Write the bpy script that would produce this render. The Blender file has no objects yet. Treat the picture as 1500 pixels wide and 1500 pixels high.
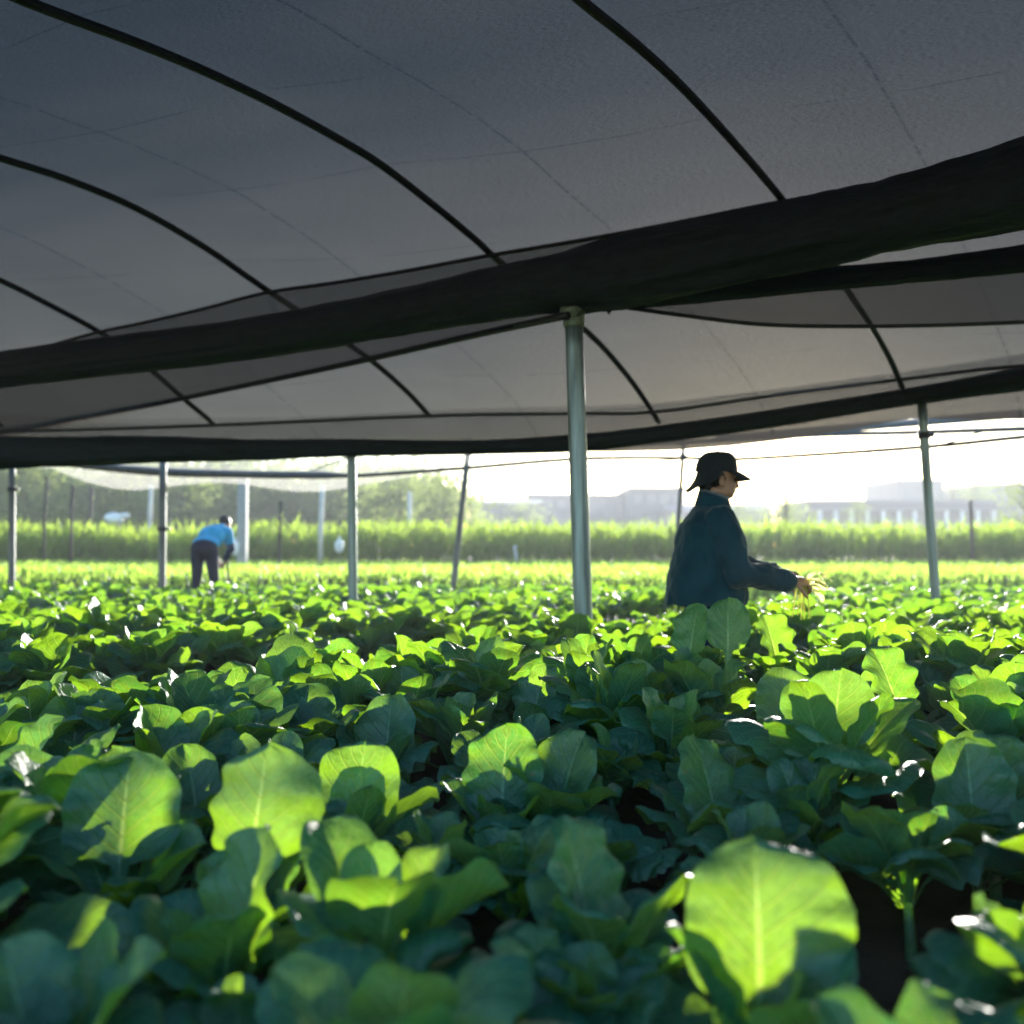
import bpy, bmesh, math, random
import numpy as np
from mathutils import Vector, Matrix, noise as mnoise

C = bpy.context.scene.collection
SC = bpy.context.scene
R = math.radians
rng = random.Random(11)
CAM_H = 1.08
PITCH = math.atan(47 / 1500)
FPX = 1500.0


def at(x, y, D):
    """world point behind image pixel (x, y), at an assumed depth D metres ahead of the camera"""
    dx, dz = (x - 750) / FPX, (750 - y) / FPX
    c, s = math.cos(PITCH), math.sin(PITCH)
    d = (dx, c - dz * s, s + dz * c)
    m = D / d[1]
    return Vector((d[0] * m, D, CAM_H + d[2] * m))


# ------------------------------------------------------------------ materials
def new_mat(name):
    m = bpy.data.materials.new(name)
    m.use_nodes = True
    nt = m.node_tree
    nt.nodes.clear()
    out = nt.nodes.new('ShaderNodeOutputMaterial')
    return m, nt, out


class N:
    """tiny node helper"""
    def __init__(s, nt): s.nt = nt
    def __call__(s, typ, ins=None, **props):
        n = s.nt.nodes.new(typ)
        for k, v in props.items(): setattr(n, k, v)
        for k, v in (ins or {}).items():
            if isinstance(v, bpy.types.NodeSocket): s.nt.links.new(v, n.inputs[k])
            else: n.inputs[k].default_value = v
        return n
    def math(s, op, a, b=None, c=None, clamp=False):
        n = s.nt.nodes.new('ShaderNodeMath'); n.operation = op; n.use_clamp = clamp
        for i, v in enumerate((a, b, c)):
            if v is None: continue
            if isinstance(v, bpy.types.NodeSocket): s.nt.links.new(v, n.inputs[i])
            else: n.inputs[i].default_value = v
        return n.outputs[0]
    def mix(s, f, a, b):
        n = s.nt.nodes.new('ShaderNodeMix'); n.data_type = 'RGBA'
        for k, v in ((0, f), (6, a), (7, b)):
            if isinstance(v, bpy.types.NodeSocket): s.nt.links.new(v, n.inputs[k])
            else: n.inputs[k].default_value = v if k == 0 else (*v, 1) if len(v) == 3 else v
        return n.outputs[2]
    def noise(s, vec, scale, detail=3, rough=.55):
        n = s('ShaderNodeTexNoise', {'Scale': scale, 'Detail': detail, 'Roughness': rough})
        if vec is not None: s.nt.links.new(vec, n.inputs['Vector'])
        return n.outputs['Fac']
    def ramp(s, f, p0, p1):
        n = s('ShaderNodeMapRange', {'Value': f, 'From Min': p0, 'From Max': p1}); n.clamp = True
        return n.outputs[0]


def obj_coord(n): return n('ShaderNodeTexCoord').outputs['Object']


def simple_mat(name, col, rough=.6, metal=0., nscale=0, namt=.3, bump=0., bscale=40., spec=.5, stretch=None, col2=None):
    m, nt, out = new_mat(name); n = N(nt)
    co = obj_coord(n)
    sheen = .2 if name in ('navy_jacket', 'blue_shirt', 'black_cap', 'shaded_navy_sleeve') else 0
    if stretch:
        mp = n('ShaderNodeMapping', {'Vector': co, 'Scale': stretch}); co = mp.outputs[0]
    base = None
    b = n('ShaderNodeBsdfPrincipled', {'Base Color': (*col, 1), 'Roughness': rough, 'Metallic': metal, 'Specular IOR Level': spec, 'Sheen Weight': sheen, 'Sheen Roughness': .4})
    if nscale:
        f = n.noise(co, nscale, 5)
        f = n.ramp(f, .3, .7)
        c2 = col2 or tuple(c * (1 - namt) for c in col)
        nt.links.new(n.mix(f, col, c2), b.inputs['Base Color'])
    if bump:
        h = n.noise(co, bscale, 4)
        bp = n('ShaderNodeBump', {'Height': h, 'Strength': bump, 'Distance': .01})
        nt.links.new(bp.outputs[0], b.inputs['Normal'])
    nt.links.new(b.outputs[0], out.inputs[0])
    return m


def leaf_mat(name, dark, dark2, trans, vein, rough=.36, veins=True, tmix=.5, coat=.0, spec=.5):
    m, nt, out = new_mat(name); n = N(nt)
    co = obj_coord(n)
    uv = n('ShaderNodeUVMap').outputs[0]
    sp = n('ShaderNodeSeparateXYZ', {'Vector': uv})
    u = n.math('ABSOLUTE', n.math('SUBTRACT', n.math('FRACT', sp.outputs[0]), .5))      # 0 midrib .. .5 edge
    v = sp.outputs[1]
    info = n('ShaderNodeObjectInfo')
    nz = n.noise(co, 9, 4)
    f = n.ramp(n.math('ADD', nz, n.math('MULTIPLY', n.math('SUBTRACT', info.outputs['Random'], .5), .25)), .3, .75)
    base = n.mix(f, dark, dark2)
    wn = n('ShaderNodeTexWhiteNoise', {'W': n.math('ADD', n.math('FLOOR', sp.outputs[0]), n.math('MULTIPLY', info.outputs['Random'], 57.3))}, noise_dimensions='1D').outputs['Value']
    if veins: base = n.mix(n.math('MULTIPLY', n.ramp(wn, .55, 1.), .5), base, (dark[0] * 2.2 + .02, dark[1] * 1.15, dark[2] * .55))
    tr = n.mix(n.ramp(n.noise(co, 14, 3), .3, .7), trans, tuple(c * .8 for c in trans))
    height = n.noise(co, 55, 3)
    if veins:
        tr = n.mix(n.ramp(wn, .1, .9), tr, (trans[0] * .42, trans[1] * .70, trans[2] + .012))
        blem = n.math('MULTIPLY', n.ramp(n.noise(co, 26, 2), .70, .76), n.ramp(wn, .5, .9))
        base = n.mix(blem, base, (.10, .09, .03)); tr = n.mix(blem, tr, (.30, .26, .03))
    if veins:
        mid = n.math('LESS_THAN', u, n.math('MULTIPLY', n.math('SUBTRACT', 1.05, v), .024))
        wob = n.math('MULTIPLY', n.math('SUBTRACT', n.noise(co, 18, 2), .5), .16)
        side = n.math('FRACT', n.math('ADD', n.math('MULTIPLY', n.math('SUBTRACT', v, n.math('MULTIPLY', u, .85)), 6.5), wob))
        side = n.math('ABSOLUTE', n.math('SUBTRACT', side, .5))
        sl = n.ramp(side, .075, .02)
        sl = n.math('MULTIPLY', sl, n.ramp(u, .52, .2))
        vor = n('ShaderNodeTexVoronoi', {'Vector': co, 'Scale': 60.}, feature='DISTANCE_TO_EDGE').outputs['Distance']
        fine = n.math('MULTIPLY', n.ramp(vor, .08, .0), .25)
        vm = n.math('MAXIMUM', n.math('MAXIMUM', mid, n.math('MULTIPLY', sl, .85)), fine)
        base = n.mix(vm, base, vein)
        tr = n.mix(vm, n.mix(n.ramp(n.noise(co, 30, 3), .35, .7), tr, tuple(c * .68 for c in trans)), (.52, .72, .07))
        height = n.math('SUBTRACT', n.math('ADD', n.math('MULTIPLY', height, .45), n.math('MULTIPLY', n.noise(co, 22, 2), .8)), n.math('MULTIPLY', sl, .8))
        # edge highlight painted in as a crisp pale rim of the blade
        rim = n.ramp(u, .478, .498)
        base = n.mix(n.math('MULTIPLY', rim, .5), base, vein)
    bmp = n('ShaderNodeBump', {'Height': height, 'Strength': .8, 'Distance': .010})
    b = n('ShaderNodeBsdfPrincipled', {'Base Color': base, 'Roughness': rough, 'Specular IOR Level': spec,
                                       'Coat Weight': coat, 'Coat Roughness': .3, 'Normal': bmp.outputs[0]})
    t = n('ShaderNodeBsdfTranslucent', {'Color': tr, 'Normal': bmp.outputs[0]})
    mx = n('ShaderNodeMixShader', {0: tmix, 1: b.outputs[0], 2: t.outputs[0]})
    nt.links.new(mx.outputs[0], out.inputs[0])
    return m


def net_mat(name, col, trans_col, opacity, stripes=90., seam=True, tl=.6):
    """woven shade cloth: fine slits let some light straight through"""
    m, nt, out = new_mat(name); n = N(nt)
    uv = n('ShaderNodeUVMap').outputs[0]
    sp = n('ShaderNodeSeparateXYZ', {'Vector': uv})
    co = obj_coord(n)
    mp = n('ShaderNodeMapping', {'Vector': uv, 'Scale': (9, 60, 1)})
    st = n.noise(mp.outputs[0], 8, 4)
    blot = n.noise(co, .8, 4)
    shade = n.math('ADD', n.math('MULTIPLY', st, .45), n.math('MULTIPLY', blot, .55))
    grain = n.ramp(n.noise(co, 60, 6, .75), .30, .42)
    f = n.math('MAXIMUM', n.ramp(shade, .3, .7), n.math('SUBTRACT', 1., grain))
    c1 = n.mix(f, col, tuple(c * .72 for c in col))
    c2 = n.mix(f, trans_col, tuple(c * .80 for c in trans_col))
    op = n.math('ADD', n.math('MULTIPLY', n.math('SUBTRACT', st, .5), .15), opacity, clamp=True)
    if seam:
        wob = n.math('MULTIPLY', n.math('SUBTRACT', n.noise(uv, 1.2, 1), .5), .012)
        a = n.math('ABSOLUTE', n.math('SUBTRACT', n.math('FRACT', n.math('ADD', sp.outputs[0], n.math('ADD', .06, wob))), .5))
        s1 = n.math('MULTIPLY', n.ramp(a, .006, .003), n.ramp(n.noise(uv, 9, 2), .38, .5))
        # doubled cloth (overlap of two panels) between the seam and the arch pipe
        fr = n.math('FRACT', sp.outputs[0])
        dbl = n.math('MULTIPLY', n.math('GREATER_THAN', fr, .015), n.math('LESS_THAN', fr, .46))
        dbl = n.math('MULTIPLY', dbl, n.ramp(n.noise(uv, 2.5, 3), .35, .6))
        b = n.math('ABSOLUTE', n.math('SUBTRACT', n.math('FRACT', n.math('ADD', n.math('MULTIPLY', sp.outputs[1], .62), wob)), .5))
        s2 = n.math('MULTIPLY', n.ramp(b, .007, .003), n.ramp(n.noise(uv, 3.1, 2), .4, .55))
        sm = n.math('MULTIPLY', n.math('MAXIMUM', s1, s2), .85)
        c1 = n.mix(sm, c1, (.02, .022, .025)); c2 = n.mix(sm, c2, (.01, .011, .012))
        c2 = n.mix(n.math('MULTIPLY', dbl, .28), c2, tuple(c * .6 for c in trans_col))
        op = n.math('MAXIMUM', op, sm)
    d = n('ShaderNodeBsdfDiffuse', {'Color': c1})
    t = n('ShaderNodeBsdfTranslucent', {'Color': c2})
    dt = n('ShaderNodeMixShader', {0: tl, 1: d.outputs[0], 2: t.outputs[0]})
    tp = n('ShaderNodeBsdfTransparent')
    mx = n('ShaderNodeMixShader', {0: op, 1: tp.outputs[0], 2: dt.outputs[0]})
    nt.links.new(mx.outputs[0], out.inputs[0])
    return m


M = {}
M['leaf'] = leaf_mat('cabbage_leaf', (.007, .135, .105), (.004, .085, .062), (.34, .61, .006), (.10, .30, .19), rough=.45, tmix=.46, spec=.75)
M['paleleaf'] = leaf_mat('pale_picked_leaf', (.30, .40, .10), (.25, .34, .08), (.85, .85, .35), (.5, .55, .3), rough=.4, veins=False, tmix=.7)
M['grass'] = leaf_mat('grass_blade', (.09, .17, .03), (.07, .15, .03), (.47, .70, .08), (.1, .2, .05), rough=.5, veins=False, tmix=.62)
M['tallcrop'] = leaf_mat('tall_crop_leaf', (.05, .12, .03), (.04, .10, .03), (.46, .64, .06), (.1, .2, .05), rough=.6, veins=False, tmix=.55, spec=.2)
M['tree'] = leaf_mat('tree_leaf', (.075, .115, .05), (.055, .095, .042), (.46, .58, .16), (.1, .2, .05), rough=.8, veins=False, tmix=.4, spec=.1)
M['bark'] = simple_mat('bark', (.10, .075, .05), .9, nscale=14, namt=.5, bump=.6, bscale=25)
M['soil'] = simple_mat('soil', (.055, .038, .026), .95, nscale=6, namt=.55, bump=.9, bscale=22, spec=.2)
M['galv'] = simple_mat('galvanised_steel', (.26, .32, .34), .42, .7, nscale=9, namt=.62, bump=.25, bscale=60, stretch=(3.5, 3.5, .22))
M['galv_old'] = simple_mat('weathered_steel', (.17, .18, .18), .55, .6, nscale=10, namt=.5, bump=.15, bscale=60, stretch=(1, 1, .15))
M['cap'] = simple_mat('oxidised_collar', (.20, .24, .18), .6, .4, nscale=25, namt=.5, bump=.4, bscale=60)
M['pipe'] = simple_mat('dark_pipe', (.022, .024, .026), .5, .4, nscale=12, namt=.4)
M['palepipe'] = simple_mat('grey_pipe', (.12, .125, .13), .5, .5, nscale=12, namt=.4)
M['concrete_post'] = simple_mat('concrete_post', (.42, .42, .40), .85, nscale=12, namt=.3)
M['white_post'] = simple_mat('white_post', (.62, .62, .58), .7, nscale=8, namt=.3)
M['wood_dark'] = simple_mat('dark_stake', (.045, .04, .035), .85, nscale=10, namt=.4)
M['roll'] = simple_mat('rolled_net', (.014, .021, .027), .62, nscale=30, namt=.6, bump=.9, bscale=120, stretch=(.25, .25, 1), spec=.25)
M['net'] = net_mat('shade_cloth', (.035, .037, .040), (.043, .040, .0375), .98)
M['curtain'] = net_mat('curtain_net', (.03, .035, .04), (.12, .12, .12), .72, seam=False)
M['palenet'] = net_mat('pale_net', (.40, .39, .38), (.60, .58, .56), .3, seam=False)
M['jacket'] = simple_mat('navy_jacket', (.005, .042, .062), .82, nscale=8, namt=.35, bump=.35, bscale=30, spec=.25)
M['cloth_dark'] = simple_mat('dark_trousers', (.004, .014, .05), .85, nscale=10, namt=.3, bump=.3, bscale=40, spec=.2)
M['capcloth'] = simple_mat('black_cap', (.012, .014, .016), .8, nscale=30, namt=.3, bump=.2, bscale=90, spec=.3)
M['shirt'] = simple_mat('blue_shirt', (.03, .40, .78), .8, nscale=10, namt=.25, bump=.3, bscale=40, spec=.25)
M['sleeve'] = simple_mat('shaded_navy_sleeve', (.012, .04, .10), .85, nscale=10, namt=.3, spec=.2)  # shade on the hanging arm is put into this dark blue
M['skin'] = simple_mat('skin', (.36, .18, .11), .5, nscale=30, namt=.15, spec=.4)
M['hair'] = simple_mat('black_hair', (.010, .009, .009), .5, nscale=60, namt=.3, bump=.5, bscale=120)
M['eye'] = simple_mat('eye', (.02, .015, .012), .15)
M['shoe'] = simple_mat('rubber_boot', (.02, .02, .02), .5)
M['wall'] = simple_mat('plaster_wall', (.14, .14, .175), .85, nscale=.8, namt=.2)
M['wall2'] = simple_mat('grey_block', (.09, .10, .13), .85, nscale=.6, namt=.2)
M['roofing'] = simple_mat('metal_roof', (.13, .14, .17), .6, nscale=1, namt=.2)
M['glass'] = simple_mat('window_glass', (.13, .14, .17), .25, spec=.5)
M['white'] = simple_mat('white_plastic', (.80, .80, .78), .5, nscale=8, namt=.1, bump=.3, bscale=20)


# ------------------------------------------------------------------ mesh tools
class MB:
    def __init__(s): s.v = []; s.f = []; s.uv = []   # uv per vertex
    def add(s, verts, faces, uvs=None):
        o = len(s.v)
        s.v += [tuple(p) for p in verts]
        s.f += [tuple(i + o for i in f) for f in faces]
        s.uv += list(uvs) if uvs is not None else [(0, 0)] * len(verts)
    def box(s, c, d, rz=0):
        cx, cy, cz = c; x, y, z = d[0] / 2, d[1] / 2, d[2] / 2
        ca, sa = math.cos(rz), math.sin(rz)
        P = [(-x, -y, -z), (x, -y, -z), (x, y, -z), (-x, y, -z), (-x, -y, z), (x, -y, z), (x, y, z), (-x, y, z)]
        s.add([(cx + a * ca - b * sa, cy + a * sa + b * ca, cz + e) for a, b, e in P],
              [(0, 3, 2, 1), (4, 5, 6, 7), (0, 1, 5, 4), (1, 2, 6, 5), (2, 3, 7, 6), (3, 0, 4, 7)])
    def tube(s, pts, rad, seg=10, caps=True, squash=None):
        pts = [Vector(p) for p in pts]
        n = len(pts)
        rad = [rad] * n if not hasattr(rad, '__len__') else rad
        ref = None; rings = []
        for i, p in enumerate(pts):
            t = (pts[min(i + 1, n - 1)] - pts[max(i - 1, 0)])
            if t.length < 1e-9: t = Vector((0, 0, 1))
            t.normalize()
            if ref is None:
                ref = Vector((0, 0, 1)) if abs(t.z) < .9 else Vector((1, 0, 0))
            a = (ref - t * ref.dot(t)).normalized(); ref = a
            b = t.cross(a)
            ring = []
            for k in range(seg):
                th = 2 * math.pi * k / seg
                rr = rad[i]
                ra, rb = (rr if not hasattr(rr, '__len__') else rr[0]), (rr if not hasattr(rr, '__len__') else rr[1])
                ring.append(p + a * math.cos(th) * ra + b * math.sin(th) * rb)
            rings.append(ring)
        vs = [q for r in rings for q in r]
        fs = [(i * seg + k, i * seg + (k + 1) % seg, (i + 1) * seg + (k + 1) % seg, (i + 1) * seg + k)
              for i in range(n - 1) for k in range(seg)]
        uvs = [(k / seg, i / max(1, n - 1)) for i in range(n) for k in range(seg)]
        if caps:
            fs.append(tuple(reversed(range(seg)))); fs.append(tuple((n - 1) * seg + k for k in range(seg)))
        s.add(vs, fs, uvs)
    def ball(s, c, r, sub=2, rot=None):
        bm = bmesh.new(); bmesh.ops.create_icosphere(bm, subdivisions=sub, radius=1)
        rr = (r, r, r) if not hasattr(r, '__len__') else r
        vs = []
        for v in bm.verts:
            p = Vector((v.co.x * rr[0], v.co.y * rr[1], v.co.z * rr[2]))
            if rot is not None: p = rot @ p
            vs.append(p + Vector(c))
        s.add(vs, [tuple(v.index for v in f.verts) for f in bm.faces]); bm.free()
    def grid(s, rows, uvs=None):
        n, m = len(rows), len(rows[0])
        fs = [(i * m + j, i * m + j + 1, (i + 1) * m + j + 1, (i + 1) * m + j) for i in range(n - 1) for j in range(m - 1)]
        s.add([p for r in rows for p in r], fs, [q for r in uvs for q in r] if uvs else None)
    def mesh(s, name, mat, smooth=True):
        me = bpy.data.meshes.new(name)
        me.from_pydata(s.v, [], s.f)
        if mat: me.materials.append(mat)
        uvl = me.uv_layers.new(name='UVMap')
        li = np.empty(len(me.loops), dtype=np.int32); me.loops.foreach_get('vertex_index', li)
        ua = np.array(s.uv, dtype=np.float32)
        uvl.data.foreach_set('uv', ua[li].ravel())
        if smooth: me.polygons.foreach_set('use_smooth', [True] * len(me.polygons))
        me.update()
        return me
    def build(s, name, mat, parent=None, smooth=True, loc=None):
        o = bpy.data.objects.new(name, s.mesh(name, mat, smooth)); C.objects.link(o)
        if parent: o.parent = parent
        if loc is not None: o.location = loc
        return o


def tag(o, label=None, cat=None, group=None, kind=None):
    if label: o['label'] = label
    if cat: o['category'] = cat
    if group: o['group'] = group
    if kind: o['kind'] = kind
    return o


def empty(name, loc=(0, 0, 0), rz=0):
    o = bpy.data.objects.new(name, None); C.objects.link(o)
    o.location = loc; o.rotation_euler = (0, 0, rz); o.empty_display_size = .1
    return o


def spline(pts, n):
    """Catmull-Rom through points, n samples per span"""
    P = [Vector(p) for p in pts]
    P = [P[0] * 2 - P[1]] + P + [P[-1] * 2 - P[-2]]
    out = []
    for i in range(1, len(P) - 2):
        for k in range(n):
            t = k / n
            a, b, c, d = P[i - 1:i + 3]
            out.append(.5 * ((2 * b) + (c - a) * t + (2 * a - 5 * b + 4 * c - d) * t * t + (3 * b - a - 3 * c + d) * t ** 3))
    out.append(P[-2])
    return out


def smoothed(src, name, mat, parent, voxel, smooth=4):
    """fuse overlapping volumes into one continuous surface"""
    o = src.build(name + '_src', None)
    md = o.modifiers.new('r', 'REMESH'); md.mode = 'VOXEL'; md.voxel_size = voxel
    ms = o.modifiers.new('s', 'SMOOTH'); ms.factor = .5; ms.iterations = smooth
    dg = bpy.context.evaluated_depsgraph_get(); dg.update()
    me = bpy.data.meshes.new_from_object(o.evaluated_get(dg))
    old = o.data; bpy.data.objects.remove(o); bpy.data.meshes.remove(old)
    me.name = name; me.materials.clear(); me.materials.append(mat)
    me.polygons.foreach_set('use_smooth', [True] * len(me.polygons))
    q = bpy.data.objects.new(name, me); C.objects.link(q)
    if parent: q.parent = parent
    return q


# ------------------------------------------------------------------ axes of the shade house and of the beds
A0 = R(-34)
U = Vector((math.cos(A0), math.sin(A0), 0))       # along the gutters
V = Vector((-math.sin(A0), math.cos(A0), 0))      # along the arches and the beds


def sstep(a, b, x):
    t = min(1, max(0, (x - a) / (b - a))); return t * t * (3 - 2 * t)


def in_path(q): return sstep(-5.0, -4.75, q) * (1 - sstep(-3.9, -3.6, q))


def ground_z(x, y):
    q = x * U.x + y * U.y
    bed = .10 * (1 - in_path(q)) * (1 - sstep(13.5, 15, y))
    rise = .06 * sstep(5.5, 13.5, y) + .46 * sstep(13.6, 16.6, y)
    return bed + rise


# ------------------------------------------------------------------ ground
def build_ground():
    xs = np.concatenate([np.linspace(-150, -14, 24), np.linspace(-13.6, 13.6, 171), np.linspace(14, 150, 24)])
    ys = np.concatenate([np.linspace(-35, -2.2, 12), np.linspace(-2, 20, 139), np.linspace(20.5, 160, 60)])
    rows = []
    for y in ys:
        r = []
        for x in xs:
            z = ground_z(x, y)
            if abs(x) < 13.7 and -2 <= y <= 16:
                z += .03 * mnoise.noise(Vector((x * 2.1, y * 2.1, 0))) + .02 * mnoise.noise(Vector((x * 6, y * 6, 3)))
            r.append((x, y, z))
        rows.append(r)
    g = MB(); g.grid(rows)
    o = g.build('ground', M['soil']); tag(o, kind='structure')


build_ground()


# ------------------------------------------------------------------ cabbages
LEAFID = [0]


def leaf(mb, r, base, az, L, W, elev, curl, cup, wave, roll, nv, nu, pet=.32, tip=None):
    """one leaf: channelled petiole running into a broad round blade"""
    o = Vector((math.cos(az), math.sin(az), 0)); sd = Vector((-math.sin(az), math.cos(az), 0)); up = Vector((0, 0, 1))
    p = Vector(base); e = elev
    ph1, ph2 = r.uniform(0, 6.3), r.uniform(0, 6.3)
    fr = r.uniform(2.2, 3.6); LEAFID[0] += 1; kid = LEAFID[0] % 97; tipc = R(r.uniform(-5, 65)) if tip is None else tip
    lop = r.uniform(-.14, .14); rim = -r.uniform(.0, .26)
    nk = [(r.uniform(.25, .95), r.choice((-1, 1)), r.uniform(.01, .055), r.uniform(.04, .08)) for _ in range(2)]
    rows = []; uvs = []
    npet = max(2, nv // 5)
    ss = [pet * i / npet for i in range(npet)] + [pet + (1 - pet) * (i / (nv - npet)) ** .92 for i in range(nv - npet + 1)]
    prev = 0
    for s in ss:
        ds = (s - prev) * L; prev = s
        ec = e - curl * max(0, s - pet * .5) ** 1.25 - tipc * max(0, (s - .86) / .14) ** 2
        T = o * math.cos(ec) + up * math.sin(ec)
        p = p + T * ds
        Nn = -o * math.sin(ec) + up * math.cos(ec)
        cr, sr = math.cos(roll * s), math.sin(roll * s)
        S2 = sd * cr + Nn * sr; N2 = Nn * cr - sd * sr
        if s < pet:
            w = .011 + .004 * (1 - s / pet); b = 0; c2 = -.35; wv = 0
            if s > pet * .6: w += .012 * ((s - pet * .6) / (pet * .4)) ** 2
        else:
            b = (s - pet) / (1 - pet)
            bb = b ** .80
            w = W / 2 * max(0, 1 - abs(2 * bb - 1) ** 2.5) ** .5
            w = max(w, .022 * (1 - b) ** 2 + .001)
            c2 = cup; wv = wave
        row = []; uvr = []
        wl = wr = w
        if s >= pet:
            for (bk, sdk, dk, sk) in nk:
                d_ = 1 - dk * math.exp(-((b - bk) / sk) ** 2)
                if sdk < 0: wl *= d_
                else: wr *= d_
            wl *= 1 + .016 * math.sin(15 * b + ph1); wr *= 1 + .016 * math.sin(14 * b + ph2)
        for j in range(nu):
            x = 2 * j / (nu - 1) - 1
            ex = abs(x)
            w = wr if x > 0 else wl
            h = c2 * w * ex ** 1.7
            if s >= pet:
                h += wv * W * ex ** 2.2 * math.sin(fr * b * 6.28 + (ph1 if x > 0 else ph2)) * min(1, b * 4 + .2)
                h += .012 * W / .25 * math.sin(9 * b + 5 * ex + ph1) * ex * (1 - ex)
                h += -.03 * W * max(0, 1 - ex * 6)
                h += rim * w * ex ** 7
                h += .028 * W * math.sin(11 * b + 3.1 * x + ph2) * (1 - ex) * ex * 2
            q = p + S2 * (w * x * (1 + (lop if x > 0 else -lop))) + N2 * h
            row.append(q); uvr.append((kid + .5 + x * .499, max(0, b)))
        rows.append(row); uvs.append(uvr)
    mb.grid(rows, uvs)
    return rows


def plant_mesh(seed, nl, scale, nv=16, nu=11, hero=None, stem=.10):
    r = random.Random(seed); mb = MB()
    az = r.uniform(0, 6.28)
    for i in range(nl):
        f = i / max(1, nl - 1)                      # 0 outer .. 1 inner
        az += 2.4 + r.uniform(-.35, .35)
        elev = R(30 + 48 * f ** .8 + r.uniform(-12, 12))
        L = (.42 - .13 * max(0, f - .55) / .45 + r.uniform(-.05, .04)) * scale
        W = (.25 - .09 * max(0, f - .6) / .4 + r.uniform(-.02, .04)) * scale
        curl = R(r.uniform(28, 95) * (1.0 - .65 * f))
        cup = r.uniform(.05, .6)
        if r.random() < .42: elev = R(r.uniform(54, 82)); curl = R(r.uniform(70, 125)); cup = -r.uniform(.1, .5)
        leaf(mb, r, (math.cos(az) * .015, math.sin(az) * .015, stem * scale + .07 * f), az, L, W, elev, curl,
             cup, r.uniform(.015, .055), R(r.uniform(-28, 28)), nv, nu,
             pet=r.uniform(.26, .36))
    # short stalk
    mb.tube([(0, 0, -.05), (.004, .003, stem * scale * .6), (0, 0, stem * scale + .07)], [.02, .017, .012], 7)
    if hero:
        for h in hero:
            h = dict(h)
            leaf(mb, r, h.pop('base', (0, 0, stem * scale + .05)), nv=24, nu=17, **h)
    return mb


VARIANTS = [plant_mesh(100 + i, 11 + i % 4, .66 + .045 * (i % 4), 18, 13, stem=.21).mesh('cabbage_plant', M['leaf']) for i in range(14)]
placed = []     # (x, y)


def near_any(x, y, d):
    return any((x - a) ** 2 + (y - b) ** 2 < d * d for a, b in placed)


# plants with one prominent blade: image pixel of blade centre, blade width in image px, true width, azimuth, label
HEROES = [
    (1112, 1335, 245, .27, 84, .10, 'cabbage plant with the biggest glowing yellow-green leaf, blurred, right of centre foreground'),
    (735, 1118, 118, .23, 100, .30, 'cabbage plant whose tall leaf glows only along its top, left of the round disc leaf'),
    (822, 1140, 106, .21, 70, .15, 'cabbage plant with one round glowing disc leaf in the centre of the bed'),
    (178, 1170, 165, .26, 88, .12, 'cabbage plant with a broad evenly lit green fan leaf at the left side'),
    (372, 1165, 185, .27, 95, -.25, 'cabbage plant with a wide pale-veined leaf right beside the broad fan leaf'),
    (520, 1285, 130, .24, 80, .2, 'cabbage plant with a folded half lit leaf left of the foreground centre'),
    (1310, 978, 96, .26, 92, .12, 'cabbage plant with a tall round leaf standing above its row on the right side'),
    (1152, 1022, 100, .25, 100, .2, 'cabbage plant with a half shaded leaf, left of the tall round leaf'),
    (1048, 1238, 104, .20, 85, .2, 'cabbage plant with a small glowing upright leaf just above the biggest glowing leaf'),
    (862, 1448, 150, .20, 100, .25, 'cabbage plant with a blurred lime leaf at the bottom edge, right of centre'),
    (352, 1436, 172, .22, 80, .2, 'cabbage plant with a blurred rim-lit leaf at the bottom edge, left of centre'),
    (1425, 1228, 118, .22, 110, .2, 'cabbage plant with a curled half glowing leaf near the lower right edge'),
    (782, 1008, 82, .23, 75, .2, 'cabbage plant with a leaning bright leaf in front of the thick post'),
    (1450, 1130, 130, .25, 95, .25, 'cabbage plant with a large half lit leaf at the right edge of the bed'),
    (565, 1088, 96, .23, 100, .2, 'cabbage plant with a bright leaf midway between the broad fan leaf and the thick post'),
    (1066, 908, 64, .21, 95, .2, 'cabbage plant whose leaves cover the jacket hem of the standing worker'),
    (1012, 914, 60, .20, 80, .2, 'cabbage plant directly left of the one covering the jacket hem of the worker'),
    (1135, 925, 68, .25, 100, .2, 'cabbage plant below the forearm of the standing worker'),
    (108, 1090, 100, .24, 80, .3, 'cabbage plant with a dark green arched leaf near the left edge, behind the fan leaf'),
]
for i, (px, py, wpx, wt, az, cup, lab) in enumerate(HEROES):
    D = wt * FPX / wpx
    c = at(px, py, D)
    el = R(82)
    L = .44
    azr = R(az + rng.uniform(-32, 32))
    off = .71 * L
    bx, by = c.x - math.cos(azr) * off * math.cos(el), c.y - math.sin(azr) * off * math.cos(el)
    gz = ground_z(bx, by)
    st = max(.02, c.z - off * math.sin(el) - gz - .015)
    mb = plant_mesh(900 + i, 11, .72, nv=20, nu=13, stem=.09,
                    hero=[dict(az=azr, L=L, W=wt, elev=el, curl=R(rng.uniform(10, 45)), cup=cup + rng.uniform(.05, .3), wave=rng.uniform(.045, .085),
                               roll=R(rng.uniform(-16, 16)), pet=.41, tip=R(rng.uniform(0, 25)), base=(0, 0, st))])
    o = mb.build('cabbage_plant', M['leaf'], loc=(bx, by, gz))
    tag(o, lab, 'cabbage', 'cabbage plants with one prominent leaf')
    placed.append((bx, by))

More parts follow.
